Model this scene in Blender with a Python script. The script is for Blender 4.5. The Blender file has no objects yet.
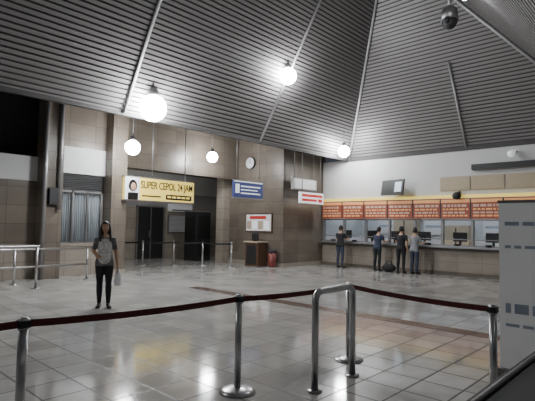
import bpy, math, random
from mathutils import Vector, Matrix
random.seed(4)
S=bpy.context.scene
# ---------------------------------------------------------------- materials
def newmat(n):
    m=bpy.data.materials.new(n); m.use_nodes=True
    return m, m.node_tree.nodes, m.node_tree.links, m.node_tree.nodes['Principled BSDF']
def flat(n,c,r=.6,metal=0,em=0,noise=.12,scale=8,emc=None):
    m,N,L,b=newmat(n)
    t=N.new('ShaderNodeTexNoise'); t.inputs['Scale'].default_value=scale; t.inputs['Detail'].default_value=4
    g=N.new('ShaderNodeTexCoord'); L.new(g.outputs['Object'],t.inputs['Vector'])
    mx=N.new('ShaderNodeMix'); mx.data_type='RGBA'
    mx.inputs[6].default_value=(*[v*(1-noise) for v in c],1); mx.inputs[7].default_value=(*[min(1,v*(1+noise)) for v in c],1)
    L.new(t.outputs[0],mx.inputs[0]); L.new(mx.outputs[2],b.inputs['Base Color'])
    b.inputs['Roughness'].default_value=r; b.inputs['Metallic'].default_value=metal
    if em:
        b.inputs['Emission Color'].default_value=(*(emc or c),1); b.inputs['Emission Strength'].default_value=em
    return m
def bricks(n,c1,c2,mortar,w,h,rough,wall=True,ms=.01,off=0.0,bump=.15,rvar=0.0,ior=1.5):
    m,N,L,b=newmat(n); b.inputs['IOR'].default_value=ior
    g=N.new('ShaderNodeNewGeometry'); sp=N.new('ShaderNodeSeparateXYZ'); L.new(g.outputs['Position'],sp.inputs[0])
    cb=N.new('ShaderNodeCombineXYZ')
    if wall:
        a=N.new('ShaderNodeMath'); a.operation='ADD'; L.new(sp.outputs[0],a.inputs[0]); L.new(sp.outputs[1],a.inputs[1])
        L.new(a.outputs[0],cb.inputs[0]); L.new(sp.outputs[2],cb.inputs[1])
    else:
        L.new(sp.outputs[0],cb.inputs[0]); L.new(sp.outputs[1],cb.inputs[1])
    t=N.new('ShaderNodeTexBrick'); t.offset=off; t.inputs['Scale'].default_value=1
    t.inputs['Brick Width'].default_value=w; t.inputs['Row Height'].default_value=h
    t.inputs['Mortar Size'].default_value=ms; t.inputs['Mortar Smooth'].default_value=.1
    t.inputs['Color1'].default_value=(*c1,1); t.inputs['Color2'].default_value=(*c2,1); t.inputs['Mortar'].default_value=(*mortar,1)
    L.new(cb.outputs[0],t.inputs['Vector'])
    no=N.new('ShaderNodeTexNoise'); no.inputs['Scale'].default_value=2.2; no.inputs['Detail'].default_value=6
    L.new(g.outputs['Position'],no.inputs['Vector'])
    cr=N.new('ShaderNodeMapRange'); cr.inputs[3].default_value=.7; cr.inputs[4].default_value=1.25; L.new(no.outputs[0],cr.inputs[0])
    hs=N.new('ShaderNodeHueSaturation'); L.new(t.outputs[0],hs.inputs['Color']); L.new(cr.outputs[0],hs.inputs['Value'])
    L.new(hs.outputs[0],b.inputs['Base Color'])
    rr=N.new('ShaderNodeMapRange'); rr.inputs[3].default_value=rough; rr.inputs[4].default_value=rough+rvar; L.new(no.outputs[0],rr.inputs[0])
    ad=N.new('ShaderNodeMath'); ad.operation='MULTIPLY_ADD'; ad.inputs[1].default_value=.4; L.new(t.outputs[1],ad.inputs[0]); L.new(rr.outputs[0],ad.inputs[2])
    L.new(ad.outputs[0],b.inputs['Roughness'])
    bp=N.new('ShaderNodeBump'); bp.inputs['Strength'].default_value=bump; bp.inputs['Distance'].default_value=.01; bp.invert=True
    L.new(t.outputs[1],bp.inputs['Height']); L.new(bp.outputs[0],b.inputs['Normal'])
    return m
M={}
M['floor']=bricks('floor_tiles',(.56,.545,.52),(.40,.385,.37),(.06,.055,.05),.42,.42,.05,False,.011,0,.1,.10,1.55)
M['band']=bricks('floor_band_granite',(.14,.085,.065),(.10,.07,.055),(.06,.045,.04),.42,.3,.2,False,.006)
M['stone']=bricks('brown_stone_cladding',(.185,.155,.125),(.135,.112,.092),(.085,.07,.06),.8,.5,.35,True,.006)
M['stone2']=bricks('light_marble_cladding',(.36,.315,.265),(.30,.265,.225),(.18,.155,.13),.8,.45,.3,True,.006)
M['white']=flat('white_plaster',(.60,.60,.60),.8,noise=.06,scale=1.5)
M['grayw']=flat('grey_plaster',(.32,.31,.31),.8,noise=.1,scale=1.5)
M['slat']=flat('ceiling_slat',(.20,.19,.19),.5,.1,noise=.12,scale=.6)
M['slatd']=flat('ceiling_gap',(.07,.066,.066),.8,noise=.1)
M['rib']=flat('ceiling_rib_metal',(.40,.40,.41),.4,.3)
M['dark']=flat('dark_paint',(.02,.02,.022),.5)
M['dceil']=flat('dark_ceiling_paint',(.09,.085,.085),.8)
M['steel']=flat('brushed_steel',(.55,.55,.56),.28,1,noise=.05)
M['steeld']=flat('dull_steel',(.3,.3,.31),.42,.9,noise=.08)
M['belt']=flat('red_belt',(.11,.02,.02),.7)
M['beltk']=flat('black_belt',(.015,.015,.018),.7)
M['lamp']=flat('lamp_glow',(1,1,1),.5,em=145,emc=(.965,.99,1),noise=0)
M['tubelight']=flat('fluorescent_tube',(1,1,1),.5,em=4.5,emc=(.95,.98,1),noise=0)  # glow of the added fill panels behind the camera
M['tubelight2']=flat('fluorescent_tube_bright',(1,1,1),.5,em=14,emc=(.97,1,.97),noise=0)  # stronger glow of the added fill in the recess
M['lampback']=flat('lamp_housing',(.2,.2,.2),.4,.6)
M['yellow']=flat('sign_yellow',(.85,.64,.14),.5,em=.75,noise=.05)
M['black']=flat('black_ink',(.01,.01,.01),.5)
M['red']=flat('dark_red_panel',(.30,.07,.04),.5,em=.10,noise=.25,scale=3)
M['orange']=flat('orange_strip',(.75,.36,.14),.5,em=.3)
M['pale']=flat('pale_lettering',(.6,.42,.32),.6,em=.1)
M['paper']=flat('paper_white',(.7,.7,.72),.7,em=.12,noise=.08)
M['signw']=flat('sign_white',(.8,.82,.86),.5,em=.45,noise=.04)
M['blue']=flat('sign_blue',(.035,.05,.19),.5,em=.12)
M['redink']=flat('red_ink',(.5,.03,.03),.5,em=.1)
M['tan']=flat('tan_board',(.46,.38,.27),.6)
M['wood']=flat('brown_wood',(.09,.05,.03),.45,noise=.3,scale=5)
M['alu']=flat('window_frame_aluminium',(.25,.24,.24),.4,.5)
M['curtain']=flat('curtain_white',(.50,.50,.51),.9,em=.04,noise=.1)
M['skin']=flat('skin',(.50,.30,.21),.55,noise=.05)
M['hair']=flat('black_hair',(.012,.009,.009),.4)
M['eye']=flat('eye_white',(.6,.6,.6),.3)
M['lip']=flat('lips',(.35,.09,.08),.5)
M['cblack']=flat('cloth_black',(.018,.018,.022),.85)
M['cchar']=flat('cloth_charcoal',(.13,.125,.13),.85,noise=.5,scale=12)
M['cnavy']=flat('cloth_navy',(.03,.04,.075),.85)
M['cjean']=flat('cloth_denim',(.045,.055,.09),.85,noise=.3)
M['cgrey']=flat('cloth_grey',(.22,.23,.25),.85)
M['shoe']=flat('shoe_dark',(.02,.018,.018),.5)
M['cream']=flat('tee_print_cream',(.62,.58,.54),.85,noise=.8,scale=22)
M['plastic']=flat('white_plastic_bag',(.75,.76,.78),.4,noise=.08)
M['screen']=flat('screen_lit',(.5,.6,.72),.3,em=.8,noise=.5,scale=5)
M['panel']=flat('office_light_panel',(.9,.95,1),.5,em=16,emc=(.86,.93,1),noise=0)
M['office']=flat('office_wall',(.62,.64,.66),.8)
M['bannerbg']=flat('banner_white',(.88,.89,.90),.5,em=.05,noise=.04,scale=2)  # faint self-glow added, since the banner faces away from the lamps
M['bannerb']=flat('banner_bluegrey',(.38,.44,.55),.5)
M['binred']=flat('dark_red_plastic',(.16,.03,.025),.4)
m,N,L,b=newmat('window_glass')
tr=N.new('ShaderNodeBsdfTransparent'); tr.inputs[0].default_value=(.9,.93,.95,1); gl=N.new('ShaderNodeBsdfGlossy'); gl.inputs['Roughness'].default_value=.05
mx=N.new('ShaderNodeMixShader'); mx.inputs[0].default_value=.08; L.new(tr.outputs[0],mx.inputs[1]); L.new(gl.outputs[0],mx.inputs[2]); L.new(mx.outputs[0],N['Material Output'].inputs[0]); M['glass']=m
# ---------------------------------------------------------------- mesh builder
class B:
    def __init__(s,name): s.n=name; s.v=[]; s.f=[]; s.fm=[]; s.sm=[]; s.m=[]
    def mi(s,k):
        if k not in s.m: s.m.append(k)
        return s.m.index(k)
    def add(s,vs,fs,mat,smooth=False):
        o=len(s.v); s.v+=[tuple(v) for v in vs]; i=s.mi(mat)
        for f in fs: s.f.append([o+a for a in f]); s.fm.append(i); s.sm.append(smooth)
    def bx(s,x0,x1,y0,y1,z0,z1,mat):
        s.add([(x0,y0,z0),(x1,y0,z0),(x1,y1,z0),(x0,y1,z0),(x0,y0,z1),(x1,y0,z1),(x1,y1,z1),(x0,y1,z1)],
              [(0,3,2,1),(4,5,6,7),(0,1,5,4),(1,2,6,5),(2,3,7,6),(3,0,4,7)],mat)
    def obx(s,c,size,mat,mtx):
        hx,hy,hz=[q/2 for q in size]
        vs=[Vector(c)+mtx@Vector((a*hx,b_*hy,d*hz)) for d in(-1,1) for a,b_ in((-1,-1),(1,-1),(1,1),(-1,1))]
        s.add(vs,[(0,3,2,1),(4,5,6,7),(0,1,5,4),(1,2,6,5),(2,3,7,6),(3,0,4,7)],mat)
    def quad(s,p,mat): s.add(p,[tuple(range(len(p)))],mat)
    def tube(s,path,rad,mat,n=14,cap=True):
        path=[Vector(p) for p in path]
        if not isinstance(rad,(list,tuple)): rad=[rad]*len(path)
        vs=[];fs=[]; up=None
        for i,p in enumerate(path):
            a=path[max(0,i-1)]; b_=path[min(len(path)-1,i+1)]; d=(b_-a)
            d.normalize()
            if up is None:
                up=Vector((0,0,1)) if abs(d.z)<.9 else Vector((0,1,0))
            e1=up-d*up.dot(d)
            if e1.length<1e-4: e1=Vector((1,0,0))-d*d.x
            e1.normalize(); e2=d.cross(e1); up=e1
            r=rad[i]; r1,r2=(r if isinstance(r,(tuple,list)) else (r,r))
            for k in range(n):
                t=2*math.pi*k/n; vs.append(p+e1*math.cos(t)*r1+e2*math.sin(t)*r2)
        for i in range(len(path)-1):
            for k in range(n):
                a=i*n+k; b_=i*n+(k+1)%n; fs.append((a,b_,b_+n,a+n))
        if cap: fs.append(tuple(range(n-1,-1,-1))); fs.append(tuple(range((len(path)-1)*n,len(path)*n)))
        s.add(vs,fs,mat,True)
    def sph(s,c,r,mat,n=16,m_=10,fn=None):
        if not isinstance(r,(tuple,list)): r=(r,r,r)
        vs=[];fs=[]
        for i in range(m_+1):
            ph=math.pi*(i/m_)
            for k in range(n):
                t=2*math.pi*k/n
                v=Vector((math.sin(ph)*math.cos(t),math.sin(ph)*math.sin(t),math.cos(ph)))
                if fn: v=fn(v)
                vs.append((c[0]+v.x*r[0],c[1]+v.y*r[1],c[2]+v.z*r[2]))
        for i in range(m_):
            for k in range(n):
                fs.append((i*n+k,(i+1)*n+k,(i+1)*n+(k+1)%n,i*n+(k+1)%n))
        s.add(vs,fs,mat,True)
    def mesh(s):
        me=bpy.data.meshes.new(s.n); me.from_pydata(s.v,[],s.f)
        for k in s.m: me.materials.append(M[k])
        for p,i,q in zip(me.polygons,s.fm,s.sm): p.material_index=i; p.use_smooth=q
        me.validate(); me.update(); return me
    def build(s,bevel=0,parent=None,name=None):
        o=bpy.data.objects.new(name or s.n,s.mesh()); S.collection.objects.link(o)
        if bevel:
            md=o.modifiers.new('bevel','BEVEL'); md.width=bevel; md.segments=2; md.limit_method='ANGLE'
        if parent: o.parent=parent
        return o
def text(body,size,loc,rot,mat,parent,name='lettering',width=None):
    c=bpy.data.curves.new(name,'FONT'); c.body=body; c.size=size; c.extrude=.004; c.offset=.002; c.align_x='CENTER'; c.align_y='CENTER'
    c.materials.append(M[mat]); o=bpy.data.objects.new(name,c); S.collection.objects.link(o)
    o.location=loc; o.rotation_euler=rot; o.parent=parent
    if width:
        bpy.context.view_layer.update(); w=o.dimensions.x
        if w>0: o.scale.x=width/w
    return o
FX,Y0,H=15.7,10.2,4.25      # counter wall plane, eave plane, eave height
# ---------------------------------------------------------------- shell
b=B('floor'); b.bx(-8,22,-5,20,-.2,0,'floor'); b.build()
b=B('trim_1'); b.bx(7.05,7.38,-5,9.2,0,.003,'band'); b.build()
def corr(name,E0,E1,T0,T1,pitch=.12,dep=.035):
    E0,E1,T0,T1=map(Vector,(E0,E1,T0,T1)); L_=((T0-E0)-( (T0-E0).dot((E1-E0).normalized())*(E1-E0).normalized())).length
    n=(E1-E0).cross(T0-E0 if (T0-E0).length>0 else T1-E0).normalized()
    if n.z<0: n=-n
    b=B(name); k=int(L_/pitch)
    def P(t,off): return (E0.lerp(T0,t)+n*off, E1.lerp(T1,t)+n*off)
    for i in range(k):
        t0=i/k; t1=t0+.68/k; t2=(i+1)/k
        p0,q0=P(t0,0);p1,q1=P(t1,0); r0,s0=P(t1,dep); r1,s1=P(t2,dep); u0,v0=P(t2,0)
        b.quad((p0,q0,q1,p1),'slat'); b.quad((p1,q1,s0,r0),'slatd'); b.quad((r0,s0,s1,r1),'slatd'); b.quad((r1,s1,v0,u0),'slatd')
    return b.build()
AX,AY,AZ=12.13,6.63,10.14; NY=1.28
corr('ceiling',(-8,Y0,H),(FX,Y0,H),(-8,AY,AZ),(AX,AY,AZ))
corr('ceiling',(FX,Y0,H),(FX,NY,H),(AX,AY,AZ),(AX,AY,AZ))
corr('ceiling',(-8,NY,H),(FX,NY,H),(-8,AY,AZ),(AX,AY,AZ))
b=B('ceiling'); b.bx(-8,FX+.2,-5,NY,H,H+.1,'grayw'); b.build()
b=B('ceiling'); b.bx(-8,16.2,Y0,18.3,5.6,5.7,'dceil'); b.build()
b=B('trim_2')  # eave edge beam
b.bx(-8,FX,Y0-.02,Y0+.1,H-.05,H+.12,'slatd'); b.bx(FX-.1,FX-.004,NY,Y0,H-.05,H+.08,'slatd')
b.build()
b=B('ceiling_rib')
def rib(p,q,r=.035): b.tube([p,q],r,'rib',8)
for x in(.9,5.7,10.5): rib((x,Y0-.04,H+.0),(x,AY+.02,AZ-.08))
rib((FX-.06,5.55,H),(AX+2.0,5.55,H+ (FX-AX-2.0)*1.65-.08))
rib((FX-.05,Y0-.05,H-.02),(AX,AY,AZ-.1),.045); rib((FX-.05,NY+.05,H-.02),(AX,AY,AZ-.1),.045)
b.build()
# right wall with ticket windows
b=B('wall_right')
b.bx(FX,FX+.2,11.45,18.2,0,5.6,'stone')
b.bx(FX,FX+.2,-5,3.3,0,H,'white')
b.bx(FX,FX+.2,3.3,11.45,2.62,H+.0,'white')
b.bx(FX,FX+.2,3.3,11.45,0,.92,'stone2')
b.build()
b=B('wall_front'); b.bx(-8,FX+.2,-5.2,-5,0,H,'grayw'); b.build()
b=B('wall_left'); b.bx(-8.2,-8,-5,20,0,H+6,'grayw'); b.build()
# back wall (recess) 
b=B('wall_back')
b.bx(7.8,FX,18,18.2,0,2.3,'stone2'); b.bx(7.8,FX,18,18.2,2.3,3.0,'grayw'); b.bx(7.8,FX,18,18.2,3.0,3.9,'white'); b.bx(7.8,FX,18,18.2,3.9,5.6,'stone')
b.bx(7.45,7.65,14.0,18.2,0,5.6,'stone')
b.bx(7.45,13.2,14.0,14.2,3.45,5.6,'stone')
b.build()
# left part of back wall, Y=13.4
WY=13.4
b=B('wall_side')
b.bx(-8,5.5,WY,WY+.25,0,.9,'stone2'); b.bx(-8,5.5,WY,WY+.25,.9,2.68,'stone'); b.bx(-8,5.5,WY-.02,WY+.25,2.68,3.36,'white')
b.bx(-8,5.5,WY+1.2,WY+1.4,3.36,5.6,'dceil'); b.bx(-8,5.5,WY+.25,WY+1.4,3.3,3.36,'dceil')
b.bx(5.5,6.95,WY,WY+.25,0,.9,'stone2'); b.bx(5.5,6.95,WY-.02,WY+.25,3.0,3.78,'white'); b.bx(5.5,6.95,WY,WY+.25,3.78,5.6,'stone')
b.bx(-8,6.95,WY-.06,WY,.86,.94,'stone2')
b.build()
b=B('trim_3')  # raking beam seen above the low wall
b.tube([(-3,14.3,3.5),(4.9,14.3,5.5)],.09,'alu',8); b.build()
b=B('pillar'); b.bx(6.95,7.45,12.95,14.0,0,5.6,'stone'); b.bx(6.93,7.47,12.93,14.02,0,.15,'stone2'); b.build()
b=B('pillar'); b.bx(4.95,5.5,13.0,13.5,0,5.6,'stone'); b.tube([(4.98,12.93,.0),(4.98,12.93,5.5)],.06,'alu',10); b.tube([(5.38,12.93,1.9),(5.38,12.93,5.5)],.06,'alu',10)
b.bx(5.1,5.34,12.86,13.0,2.05,2.5,'dark'); b.build()
b=B('pillar'); b.bx(13.2,FX,11.5,14.75,0,5.6,'stone'); b.bx(13.17,FX,11.47,14.77,0,.14,'stone2'); b.build()
b=B('pillar'); b.bx(12.85,13.2,14.5,14.95,0,5.6,'stone2'); b.build()
b=B('baseboard_right'); b.bx(FX-.03,FX,3.3,11.46,0,.12,'stone'); b.build()
# window left
b=B('window_1')
b.bx(5.5,6.92,WY+.14,WY+.17,.94,2.5,'curtain')
for i in range(22):
    x=5.56+i*.062; b.tube([(x,WY+.13,.96),(x,WY+.13,2.48)],.02,'curtain',6)
for x in(5.53,5.98,6.44,6.89): b.bx(x-.03,x+.03,WY+.0,WY+.07,.94,2.5,'alu')
for z in(.96,2.47): b.bx(5.5,6.92,WY,WY+.07,z-.03,z+.03,'alu')
for i in range(14): b.tube([(5.58+i*.097,WY-.02,.98),(5.58+i*.097,WY-.02,2.45)],.007,'alu',6)
b.bx(5.56,6.86,WY+.03,WY+.04,.98,2.45,'glass')
b.bx(5.5,6.92,WY+.18,WY+.2,2.5,3.0,'dark')
for i in range(9): b.obx((6.21,WY+.06,2.54+i*.053),(1.4,.07,.012),'steeld',Matrix.Rotation(.6,3,'X'))
b.build()
# ---------------------------------------------------------------- ticket counter
b=B('ticket_counter')
b.bx(FX-.32,FX+.02,3.3,11.44,.92,.98,'steeld')
b.bx(FX-.12,FX-.0,3.3,11.44,.84,.92,'stone')
for i in range(9):
    y=11.4-i; b.bx(FX-.02,FX+.1,y-.04,y+.04,.98,1.88,'alu')
b.bx(FX-.02,FX+.1,3.3,11.44,1.84,1.89,'alu'); b.bx(FX-.01,FX+.09,3.3,11.44,.98,1.02,'alu')
for i in range(8):
    y=11.36-i; b.bx(FX+.03,FX+.04,y-.92,y,1.22,1.84,'glass')
    b.bx(FX+.02,FX+.05,y-.92,y,1.19,1.22,'alu')
    b.tube([(FX-.01,y-.46,1.0),(FX-.01,y-.46,1.06)],.1,'dark',12)
b.build(.004)
b=B('ticket_office')
b.bx(19,19.1,3,11.9,0,3,'office'); b.bx(FX+.2,19,3,3.1,0,3,'office'); b.bx(FX+.2,19,11.6,11.7,0,3,'office')
b.bx(FX+.2,19.1,3,11.9,2.9,3,'office')
for y in(4.5,6.5,8.5,10.5): b.bx(17.2,17.5,y-.6,y+.6,2.84,2.9,'panel')
for i,y in enumerate((3.8,5.0,6.1,7.4,8.6,9.6,10.8)):
    b.bx(16.5,16.54,y-.24,y+.24,1.12,1.44,'dark'); b.bx(16.5,16.56,y-.03,y+.03,.8,1.14,'dark'); b.bx(16.41,16.65,y-.1,y+.1,.96,.98,'dark')
b.bx(16.2,16.9,3.1,11.6,.9,.96,'wood'); b.bx(16.2,16.25,3.1,11.6,0,.9,'wood')
for y,h in((4.4,1.9),(7.0,1.7),(9.2,2.0)): b.bx(18.5,18.98,y-.5,y+.5,0,h,'tan'); b.bx(18.48,18.5,y-.02,y+.02,.1,h-.1,'dark')
for y in(5.7,8.1,10.3): b.bx(18.93,18.98,y-.4,y+.4,1.3,2.1,'paper'); b.bx(18.92,18.93,y-.33,y+.33,1.6,1.7,'bannerb')
b.build()
b=B('ticket_window_sign')
for i in range(8):
    y1=11.38-i; y0=y1-.95
    b.bx(FX-.14,FX-.03,y0,y1,1.9,2.58,'red')
    b.bx(FX-.15,FX-.14,y0,y1,2.44,2.55,'orange')
    for r,z in enumerate((2.30,2.19,2.08,1.98)):
        yy=y1-.06
        while yy>y0+.12:
            w=random.uniform(.06,.2); w=min(w,yy-y0-.05)
            b.bx(FX-.145,FX-.14,yy-w,yy,z,z+(.055 if r else .08),'pale' if r%2==0 else 'orange'); yy-=w+.04
    b.bx(FX-.13,FX-.03,y0-.05,y0,1.9,2.58,'dark')
b.bx(FX-.12,FX,3.35,11.4,2.60,2.70,'yellow')
b.build()
b=B('wall_board')
for i in range(3):
    y1=6.45-i*1.05; b.bx(FX-.05,FX,y1-1.0,y1,2.86,3.33,'tan'); b.bx(FX-.055,FX-.05,y1-.97,y1-.03,2.89,3.3,'tan')
b.build(.01)
b=B('air_curtain'); b.bx(FX-.22,FX,3.0,5.35,3.5,3.68,'dark'); b.bx(FX-.2,FX-.05,3.05,5.3,3.48,3.5,'alu'); b.build(.03)
b=B('spotlight'); b.tube([(FX-.02,4.05,4.0),(FX-.2,4.05,3.95)],.03,'alu'); b.tube([(FX-.2,4.1,3.98),(FX-.42,4.1,3.88)],[.08,.11],'signw'); b.build()
b=B('television')
R=Matrix.Rotation(math.radians(-14),3,'Z')@Matrix.Rotation(math.radians(10),3,'Y')
c=Vector((15.2,8.0,3.02)); b.obx(c,(.07,1.0,.56),'dark',R)
b.obx(c+R@Vector((-.037,-.1,.01)),(.005,.66,.46),'black',R); b.obx(c+R@Vector((-.041,-.28,.0)),(.005,.3,.36),'screen',R)
b.tube([c,(15.45,8.0,3.15),(FX-.01,8.0,3.15)],.03,'alu'); b.bx(FX-.03,FX,7.85,8.15,3.0,3.3,'alu'); b.build(.01)
b=B('loudspeaker'); b.sph((15.42,5.8,2.66),(.12,.15,.13),'dark'); b.tube([(15.42,5.8,2.7),(FX-.01,5.8,2.8)],.04,'dark'); b.build()
# ---------------------------------------------------------------- lamps
def lamp(p,r,top):
    b=B('high_bay_lamp'); x,y,z=p
    b.sph(p,r,'lamp',16,8)
    b.tube([(x,y,z+r*.9),(x,y,z+r*1.15),(x,y,z+r*1.5)],[r*.5,r*.4,r*.25],'lampback'); b.tube([(x,y,z+r*1.4),(x,y,top)],.015,'lampback',8); b.build()
lamp((10.3,8.85,6.05),.25,6.5); lamp((6.24,9.73,4.4),.33,5.05); lamp((14.5,9.64,4.4),.22,5.15); lamp((7.05,12.0,3.77),.22,5.6); lamp((11.0,13.1,4.07),.2,5.6)
lamp((-1.5,8.5,5.2),.2,7.0); lamp((9,3.2,6.2),.15,6.35)
for x in(-1,3,7,11):  # unseen fill panels behind the camera, added to brighten the hall
    b=B('fluorescent_fixture'); b.bx(x-.7,x+.7,-1.5,-1.2,H-.09,H,'paper'); b.bx(x-.65,x+.65,-1.46,-1.24,H-.13,H-.09,'tubelight'); b.build()
for x in(9.5,12.0):  # fill panels hidden behind the header, added to light the recess
    b=B('fluorescent_fixture'); b.bx(x-.7,x+.7,15.85,16.15,5.5,5.6,'paper'); b.bx(x-.65,x+.65,15.9,16.1,5.46,5.5,'tubelight2'); b.build()
# CCTV dome
b=B('cctv_camera'); x,y=12.04,4.69
b.tube([(x,y,8.05),(x,y,7.45)],.05,'steeld'); b.tube([(x,y,7.5),(x,y,7.4),(x,y,7.12)],[.1,.2,.23],'steeld'); b.sph((x,y,7.1),(.2,.2,.22),'dark'); b.tube([(x-.15,y,7.1),(x-.32,y-.05,7.0)],.08,'dark'); b.build()
# ---------------------------------------------------------------- yellow sign
b=B('billboard'); sx0,sx1,sy=7.3,9.95,12.8
b.bx(sx0,sx1,sy,sy+.13,2.3,3.0,'yellow'); b.bx(sx0-.03,sx1+.03,sy+.01,sy+.14,2.26,2.3,'alu'); b.bx(sx0-.03,sx1+.03,sy+.01,sy+.14,3.0,3.04,'alu')
b.bx(sx0,sx0+.5,sy-.015,sy,2.3,3.0,'signw')
b.sph((sx0+.26,sy-.03,2.74),(.15,.02,.18),'hair',14,8); b.sph((sx0+.27,sy-.045,2.70),(.095,.02,.13),'skin',14,8); b.bx(sx0+.1,sx0+.45,sy-.03,sy-.015,2.3,2.52,'hair')
b.bx(sx0+1.5,sx1-.1,sy-.01,sy,2.36,2.53,'black')
for i in range(5): b.bx(sx0+1.56+i*.19,sx0+1.70+i*.19,sy-.02,sy-.01,2.42,2.48,'yellow')
b.bx(sx0+.6,sx0+1.3,sy-.01,sy,2.42,2.46,'black')
for x in(8.3,9.6): b.tube([(x,sy+.07,3.04),(x,sy+.07,5.6)],.02,'alu',8)
sg=b.build(); text('SUPER CEPOL 24 JAM',.33,(sx0+1.57,sy-.012,2.78),(math.pi/2,0,0),'black',sg,width=2.02)
# hanging signs
def hsign(x0,x1,y,z0,z1,mat,rows):
    b=B('hanging_sign'); b.bx(x0,x1,y-.05,y+.05,z0,z1,mat)
    for (a,c_,za,zb,mm) in rows:
        b.bx(x0+(x1-x0)*a,x0+(x1-x0)*c_,y-.058,y-.05,z0+(z1-z0)*za,z0+(z1-z0)*zb,mm)
    b.bx(x0-.02,x1+.02,y-.06,y+.06,z1,z1+.03,'alu'); b.bx(x0-.02,x1+.02,y-.06,y+.06,z0-.03,z0,'alu')
    for x in(x0+.15,x1-.15): b.tube([(x,y,z1),(x,y,5.6)],.018,'alu',8)
    return b.build()
hsign(10.15,11.5,11.0,2.48,3.02,'blue',[(.0,.98,.93,1,'signw'),(.22,.9,.64,.72,'signw'),(.22,.8,.44,.50,'signw'),(.22,.9,.22,.30,'signw'),(.04,.17,.25,.8,'signw')])
hsign(13.45,14.9,10.9,2.44,2.86,'signw',[(.06,.94,.6,.85,'redink'),(.06,.7,.2,.42,'redink'),(.76,.94,.15,.45,'redink')])
hsign(13.35,14.85,11.2,3.0,3.4,'grayw',[(.02,.98,.06,.94,'white')])
b=B('notice_board'); b.bx(13.15,13.2,12.0,13.45,1.3,2.05,'wood'); b.bx(13.13,13.15,12.05,13.4,1.35,2.0,'paper'); b.bx(13.12,13.13,12.3,13.2,1.82,1.94,'redink')
for i in range(4): b.bx(13.12,13.13,12.15+i*.32,12.4+i*.32,1.42,1.74,'tan' if i%2 else 'signw')
b.build()
b=B('wall_clock'); b.tube([(13.2,13.25,4.1),(13.12,13.25,4.1)],.26,'dark',24); b.tube([(13.13,13.25,4.1),(13.11,13.25,4.1)],.23,'paper',24)
b.bx(13.1,13.11,13.24,13.26,4.1,4.28,'black'); b.bx(13.1,13.11,13.12,13.26,4.09,4.11,'black'); b.build()
# recess furniture
b=B('door_1'); b.bx(10.9,12.2,17.9,18,0,2.3,'dark'); b.bx(10.85,10.9,17.88,18,0,2.35,'alu'); b.bx(12.2,12.25,17.88,18,0,2.35,'alu'); b.bx(10.85,12.25,17.88,18,2.3,2.36,'alu'); b.bx(11.53,11.57,17.88,17.9,0,2.3,'alu'); b.tube([(11.45,17.86,.95),(11.45,17.86,1.25)],.02,'steel'); b.build()
b=B('air_conditioner'); b.bx(12.5,13.7,17.7,18,2.15,2.5,'paper'); b.bx(12.55,13.65,17.69,17.7,2.18,2.24,'alu'); b.bx(12.55,13.65,17.69,17.7,2.44,2.455,'alu'); b.build(.03)
b=B('window_2'); b.bx(12.5,13.75,17.93,18,1.15,2.0,'alu'); 
for i in range(13): b.bx(12.56,13.69,17.91,17.93,1.2+i*.06,1.24+i*.06,'curtain')
b.build()
b=B('vending_kiosk'); b.bx(12.3,13.1,15.6,16.4,0,2.1,'dark'); b.bx(12.27,12.3,15.68,16.32,.9,1.9,'black'); b.bx(12.36,13.04,15.58,15.6,1.0,1.95,'black'); b.bx(12.4,13.0,15.55,15.58,.2,.85,'black'); b.bx(12.28,13.12,15.58,16.42,2.1,2.15,'alu'); b.build(.015)
b=B('info_desk'); b.bx(12.6,13.1,12.2,12.9,0,.9,'wood'); b.bx(12.55,13.12,12.15,12.95,.9,.95,'tan'); b.bx(12.58,12.6,12.3,12.8,.1,.8,'dark'); b.bx(12.8,12.84,12.4,12.75,1.0,1.25,'dark'); b.bx(12.75,12.9,12.5,12.65,.95,1.0,'dark'); b.build(.01)
b=B('litter_bin'); b.tube([(12.9,11.75,0),(12.9,11.75,.1),(12.9,11.75,.55)],[.13,.14,.17],'binred'); b.tube([(12.9,11.75,.55),(12.9,11.75,.64),(12.9,11.75,.7)],[.18,.17,.07],'dark'); b.build()
# left rails
def rail(pts,zs,post,r=.03):
    b=B('steel_railing')
    for z in zs: b.tube([(x,y,z) for x,y in pts],r,'steel',10)
    for x,y in post: b.tube([(x,y,0),(x,y,max(zs))],r,'steel',10); b.tube([(x,y,0),(x,y,.015)],.09,'steel',16)
    b.build()
rail([(-2,12.3),(6.0,12.3)],(.42,.86),[(-1.5,12.3),(.4,12.3),(2.2,12.3),(4.1,12.3),(5.95,12.3)])
rail([(-2,11.3),(4.3,11.3)],(.98,),[(-1.8,11.3),(1.3,11.3),(4.25,11.3)],.028)
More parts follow.
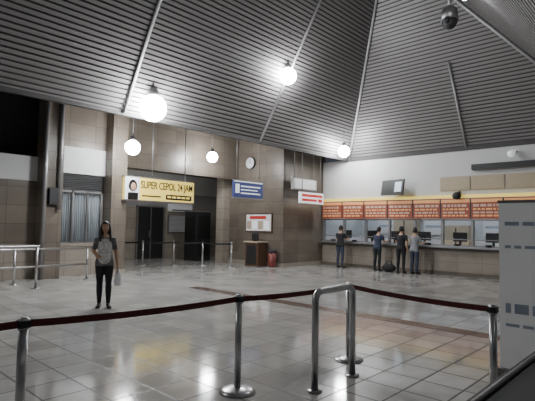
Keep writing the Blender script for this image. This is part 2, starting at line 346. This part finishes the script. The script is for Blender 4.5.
# ---------------------------------------------------------------- stanchions
def stanchion(x,y,h=.9,r=.032):
    b=B('stanchion_post')
    b.tube([(x,y,0),(x,y,.012),(x,y,.03),(x,y,.05)],[.17,.17,.13,.05],'steel',28); b.tube([(x,y,.03),(x,y,h-.07)],r,'steel',18)
    b.tube([(x,y,h-.08),(x,y,h-.01),(x,y,h)],[r*1.12,r*1.12,r*.8],'steel',18); b.bx(x-.036,x+.036,y-.036,y+.036,h-.07,h-.02,'dark'); b.build()
def belt(name,ps,mat,sag=.02,z=.855,w=.05):
    for (x0,y0),(x1,y1) in zip(ps,ps[1:]):
        b=B(name); n=12; d=Vector((x1-x0,y1-y0,0)).normalized(); nn=Vector((-d.y,d.x,0))*.003; st=.036
        a=Vector((x0,y0,0))+d*st; c=Vector((x1,y1,0))-d*st
        for i in range(n):
            t0,t1=i/n,(i+1)/n; p=a.lerp(c,t0); q=a.lerp(c,t1); z0=z-sag*4*t0*(1-t0); z1=z-sag*4*t1*(1-t1); hv=w/2
            for s_ in(-1,1):
                b.quad([p+nn*s_+Vector((0,0,z0-hv)),q+nn*s_+Vector((0,0,z1-hv)),q+nn*s_+Vector((0,0,z1+hv)),p+nn*s_+Vector((0,0,z0+hv))],mat)
        b.build()
ps=[(-.7,3.62),(1.2,3.37),(3.04,3.18),(4.69,3.03),(4.33,1.32)]
for p in ps: stanchion(*p)
belt('barrier_belt',ps,'belt')
pk=[(8.6,15.9),(9.5,15.2),(10.4,14.5),(11.3,13.9),(11.6,12.6)]
for p in pk: stanchion(*p,h=.92)
belt('barrier_belt',pk,'beltk',.03,.87,.06)
# U rail
b=B('queue_guard_rail'); y=2.68; x0,x1=3.57,4.22; R_=.09; hh=.93
path=[(x0,y,0),(x0,y,hh-R_)]+[(x0+R_-R_*math.cos(a),y,hh-R_+R_*math.sin(a)) for a in [math.pi/2*k/6 for k in range(1,7)]]
path+=[(x1-R_+R_*math.sin(a),y,hh-R_+R_*math.cos(a)) for a in [math.pi/2*k/6 for k in range(0,7)]]+[(x1,y,0)]
b.tube(path,.034,'steel',18)
for x in(x0,x1): b.tube([(x,y,0),(x,y,.012)],.075,'steel',20)
b.build()
# banner right
b=B('roll_up_banner'); X=5.35
b.bx(X-.01,X+.01,.55,1.56,.1,1.84,'bannerbg'); b.bx(X-.06,X+.06,.53,1.58,0,.1,'alu'); b.bx(X-.02,X+.02,.54,1.57,1.84,1.87,'alu'); b.tube([(X+.04,1.05,.05),(X+.04,1.05,1.85)],.012,'alu')
for z0,z1,w in((1.6,1.64,.9),(1.36,1.39,.85),(.68,.78,.9),(.54,.57,.8)):
    yy=1.5
    while yy>1.5-w:
        q=random.uniform(.05,.14); b.bx(X-.014,X-.01,yy-q,yy,z0,z1,'bannerb'); yy-=q+.035
b.build()
# dark half wall near camera
b=B('half_wall_barrier'); b.bx(1.2,4.2,.5,.6,0,.86,'dark'); b.bx(1.15,4.25,.46,.66,.86,.9,'dark'); b.tube([(1.2,.62,.91),(4.2,.62,.91)],.012,'alu',8); b.build(.01)

# ---------------------------------------------------------------- people
def seg_d(p,a,c):
    ab=c-a; t=max(0,min(1,(p-a).dot(ab)/max(1e-9,ab.length_squared))); return (p-(a+ab*t)).length,t
def human(name,loc,rot,Ht,fem=False,lean=0,arms=None,legs=None,top='cblack',front=None,pants='cjean',sleeve=.6,hairlong=False,voxel=.011,headturn=0,bag=False):
    s=Ht/1.6
    def Lp(p):
        p=Vector(p); p.y-=lean*max(0,p.z-.85); return p
    raw=B('body'); segs=[]
    T=[(.80,.155,.115),(.87,.165,.118),(.96,.145,.10),(1.06,.135,.095),(1.17,.155,.108),(1.25,.17,.098),(1.30,.15,.082),(1.335,.08,.062),(1.36,.052,.054)]
    if fem: T=[(.78,.160,.112),(.86,.163,.115),(.95,.140,.10),(1.03,.125,.094),(1.12,.138,.107),(1.20,.148,.114),(1.27,.150,.087),(1.32,.075,.058),(1.36,.043,.046)]
    n=22; vs=[];fs=[]
    for z,rx,ry in T:
        c=Lp((0,0,z))
        for k in range(n):
            t=2*math.pi*k/n; vs.append(c+Vector((math.cos(t)*rx,math.sin(t)*ry,0)))
    for i in range(len(T)-1):
        for k in range(n):
            a=i*n+k;b2=i*n+(k+1)%n; fs.append((a,b2,b2+n,a+n))
    fs.append(tuple(range(n-1,-1,-1))); fs.append(tuple(range((len(T)-1)*n,len(T)*n)))
    raw.add(vs,fs,'skin',True)
    segs.append((Lp((0,0,.84)),Lp((0,0,1.27)),.13,top)); 
    segs.append((Lp((-.1,0,1.26)),Lp((.1,0,1.26)),.07,top)); segs.append((Lp((-.08,0,.84)),Lp((.08,0,.84)),.10,top))
    neck=[Lp((0,.0,1.30)),Lp((0,-.005,1.43))]; raw.tube(neck,[.052 if not fem else .043]*2,'skin'); segs.append((Lp((0,0,1.355)),neck[1],.05,'skin'))
    legs=legs or [((-.085,0,.84),(-.095,-.015,.46),(-.1,.02,.085),-.10),((.085,0,.84),(.095,-.015,.46),(.105,.02,.085),.10)]
    for hip,kn,an,out in legs:
        hip,kn,an=map(Vector,(hip,kn,an))
        raw.tube([hip,hip.lerp(kn,.4),kn,kn.lerp(an,.35)+Vector((0,.01,0)),an],[.092,.08,.056,.058,.038],'skin')
        segs.append((hip-Vector((0,0,.07)),kn,.075,pants)); segs.append((kn,an+Vector((0,0,.02)),.05,pants))
        he=an+Vector((0,.045,-.045)); toe=an+Vector((out*.25,-.165,-.055))
        raw.tube([he,an+Vector((0,-.02,-.04)),toe.lerp(an,.25)+Vector((0,0,-.03)),toe,toe+Vector((0,-.03,0))],[(.03,.034),(.042,.038),(.032,.042),(.024,.038),(.012,.02)],'skin')
        segs.append((he,toe,.05,'shoe')); segs.append((an,an+Vector((0,0,-.05)),.045,'shoe'))
    sw=.165 if not fem else .143
    arms=arms or [((-.215,.02,1.03),(-.225,-.03,.80)),((.215,.02,1.03),(.225,-.03,.80))]
    hands=B('hands')
    wr=[]
    for sd,(el,wrist) in zip((-1,1),arms):
        sh=Lp((sd*sw,0,1.265)); el=Lp(el) if el[2]>.85 else Vector(el); w=Lp(wrist) if wrist[2]>.85 else Vector(wrist); wr.append(w)
        raw.tube([Lp((sd*sw*.6,0,1.27)),sh,sh.lerp(el,.4),el,el.lerp(w,.3),w],[.05,.056,.047,.039,.038,.025],'skin')
        m_=sh.lerp(el,sleeve) if sleeve<=1 else el
        segs.append((sh,m_,.05,top))
        if sleeve>1: segs.append((el,w,.04,top))
        else: segs.append((m_,el,.042,'skin')); segs.append((el,w,.035,'skin'))
        d=(w-el).normalized(); side=Vector((0,-1,0)) if abs(d.y)<.7 else Vector((sd*-1,0,0))
        side=(side-d*side.dot(d)).normalized(); nrm=d.cross(side).normalized()*(-sd)
        pe=w+d*.085
        raw.tube([w-d*.01,w+d*.03,w+d*.06,pe],[(.022,.022),(.028,.028),(.03,.03),(.026,.026)],'skin'); segs.append((w,pe,.035,'skin'))
        hands.obx(w+d*.048,(.028,.078,.08),'skin',Matrix((nrm,side,d)).transposed())
        inw=-nrm if nrm.dot(Vector((sd,0,0)))>0 else nrm
        for k,ln in enumerate((.068,.078,.073,.056)):
            base=w+d*.083+side*(.03-.02*k)
            p1=base+d*ln*.42+inw*.006; p2=p1+d*ln*.3+inw*ln*.22; p3=p2+d*ln*.14+inw*ln*.3
            hands.tube([base-d*.02,base,p1,p2,p3],[.009,.0095,.009,.008,.006],'skin',8)
        tb=w+d*.03+side*.035; hands.tube([tb-side*.012,tb,tb+d*.03+side*.016,tb+d*.055+side*.017+inw*.012],[.012,.0115,.0105,.008],'skin',8)
    me=raw.mesh(); ob=bpy.data.objects.new('tmp',me); S.collection.objects.link(ob)
    r=ob.modifiers.new('r','REMESH'); r.mode='VOXEL'; r.voxel_size=voxel; r.use_smooth_shade=True
    sm=ob.modifiers.new('s','SMOOTH'); sm.iterations=5; sm.factor=.5
    dg=bpy.context.evaluated_depsgraph_get(); dg.update(); em=bpy.data.meshes.new_from_object(ob.evaluated_get(dg))
    bpy.data.objects.remove(ob)
    out=B(name)
    V=[v.co.copy() for v in em.vertices]; fl={}
    for p in em.polygons:
        c=p.center; best=None
        for a,e,rr,lab in segs:
            dd=seg_d(c,a,e)[0]-rr
            if best is None or dd<best[0]: best=(dd,lab)
        lab=best[1]
        if c.z<.775 and lab==top and abs(c.x)<.17: lab=pants
        if lab==top and front and p.normal.y<-.05 and (abs(c.x)/.125)**3+(abs(c.z-1.05)/.235)**3<1: lab=front
        if lab==top and c.z>1.30 and abs(c.x)<.075: lab='skin'
        fl.setdefault(lab,[]).append(tuple(p.vertices))
    out.v=[tuple(v) for v in V]
    for lab,ff in fl.items():
        i=out.mi(lab)
        for f in ff: out.f.append(list(f)); out.fm.append(i); out.sm.append(True)
    bpy.data.meshes.remove(em)
    def merge(bb,mtx=None):
        vs=[(mtx@Vector(v) if mtx else Vector(v)) for v in bb.v]; o=len(out.v); out.v+=[tuple(v) for v in vs]
        for f,mi_,q in zip(bb.f,bb.fm,bb.sm): out.f.append([o+a for a in f]); out.fm.append(out.mi(bb.m[mi_])); out.sm.append(q)
    merge(hands)
    hd=B('head')
    def hf(v):
        v=v.copy()
        if v.z<0:
            k=-v.z; v.x*=1-.28*k*k; 
            if v.y>0: v.y*=1-.35*k
        return v
    hd.sph((0,0,0),(.073,.09,.112),'skin',24,18,hf)
    hd.tube([(0,-.085,.005),(0,-.1,-.02),(0,-.108,-.03),(0,-.088,-.038)],[.006,.010,.013,.008],'skin',8)
    for sx in(-1,1):
        hd.sph((sx*.029,-.083,.006),(.013,.007,.007),'eye',10,6); hd.sph((sx*.029,-.0885,.006),(.006,.004,.006),'black',8,6)
        hd.tube([(sx*.046,-.078,.022),(sx*.028,-.089,.028),(sx*.014,-.088,.024)],[.002,.0035,.003],'hair',6)
        hd.sph((sx*.074,.008,-.008),(.009,.018,.03),'skin',10,8)
    hd.sph((0,-.081,-.055),(.022,.008,.007),'lip',12,6)
    hv=B('x'); hv.sph((0,.006,.006),(.082,.1,.12),'hair',28,20)
    keep=[]
    for f in hv.f:
        c=sum((Vector(hv.v[a]) for a in f),Vector())/len(f)
        if c.z<.055 and c.y<-.015+ (0 if not hairlong else -.01): continue
        if c.z<-.06 and not hairlong: continue
        if c.z<-.01 and c.y<.02 and not hairlong: continue
        keep.append(f)
    hd.add(hv.v,keep,'hair',True)
    if hairlong:
        hd.tube([(0,.02,.05),(0,.035,-.06),(0,.055,-.16),(0,.07,-.27),(0,.07,-.33)],[(.07,.075),(.05,.088),(.035,.10),(.026,.095),(.012,.06)],'hair',18)
        for sx in(-1,1):
            hd.tube([(sx*.062,-.02,.06),(sx*.078,-.02,-.02),(sx*.082,-.03,-.1),(sx*.09,-.07,-.18),(sx*.088,-.09,-.23),(sx*.085,-.09,-.27)],[.02,.024,.026,.024,.016,.006],'hair',10)
    hc=Lp((0,-.012,1.49)); hm=Matrix.Translation(hc)@Matrix.Rotation(headturn,4,'Z')@Matrix.Rotation(lean*.4,4,'X')
    merge(hd,hm)
    if bag:
        w=wr[1]; bb=B('bag'); c=w+Vector((.01,0,-.10))
        bb.tube([c+Vector((0,0,.03)),c+Vector((0,0,-.03)),c+Vector((.01,0,-.12)),c+Vector((.01,0,-.25)),c+Vector((.01,0,-.30))],[(.02,.02),(.05,.035),(.1,.06),(.12,.075),(.09,.06)],'plastic',16)
        merge(bb)
    obj=out.build(); obj.location=loc; obj.rotation_euler=(0,0,math.radians(rot)); obj.scale=(s,s,s)
    return obj
human('woman',(4.24,8.07,0),-27.7,1.58,fem=True,top='cchar',front='cream',pants='cblack',sleeve=.7,hairlong=True,voxel=.009,bag=True,
      arms=[((-.20,.03,1.04),(-.13,-.16,.97)),((.205,.03,1.03),(.235,-.02,.80))],
      legs=[((-.08,0,.84),(-.075,-.02,.46),(-.07,.02,.085),-.12),((.08,0,.84),(.085,-.03,.46),(.09,-.03,.085),.12)])
lean_arms=[((-.21,-.10,1.06),(-.16,-.30,1.08)),((.21,-.10,1.06),(.16,-.30,1.08))]
human('man',(15.0,10.1,0),90,1.62,top='cblack',pants='cjean',lean=.06,arms=lean_arms,headturn=.2)
human('man',(15.0,8.5,0),84,1.58,top='cnavy',pants='cblack',lean=.16,arms=lean_arms)
human('man',(14.95,7.55,0),95,1.62,top='cblack',pants='cblack',lean=.08,arms=[((-.21,.02,1.03),(-.2,-.06,.80)),((.21,-.10,1.06),(.16,-.30,1.08))])
human('man',(15.0,7.08,0),80,1.58,top='cgrey',pants='cjean',lean=.05,sleeve=.6,arms=lean_arms,headturn=.5)
b=B('travel_bag'); b.sph((14.9,7.98,.15),(.17,.26,.15),'cblack',16,10); b.tube([(14.9,7.85,.27),(14.9,7.9,.38),(14.9,8.06,.38),(14.9,8.11,.27)],.015,'cblack',8); b.build()
# ---------------------------------------------------------------- world + camera
w=bpy.data.worlds.new('world'); S.world=w; w.use_nodes=True; w.node_tree.nodes['Background'].inputs[0].default_value=(.35,.38,.5,1); w.node_tree.nodes['Background'].inputs[1].default_value=.12
cd=bpy.data.cameras.new('camera'); cam=bpy.data.objects.new('camera',cd); S.collection.objects.link(cam); S.camera=cam
cd.sensor_width=36; cd.lens=36*460/535; cd.clip_start=.05
yaw=math.radians(43); pit=math.atan(25.5/460); rl=math.radians(1.0)
f=Vector((math.cos(yaw)*math.cos(pit),math.sin(yaw)*math.cos(pit),math.sin(pit))); r=Vector((math.sin(yaw),-math.cos(yaw),0)); u=r.cross(f)
r2=r*math.cos(rl)+u*math.sin(rl); u2=u*math.cos(rl)-r*math.sin(rl)
mt=Matrix((r2,u2,-f)).transposed().to_4x4(); mt.translation=(0,0,1.55)
cam.matrix_world=mt
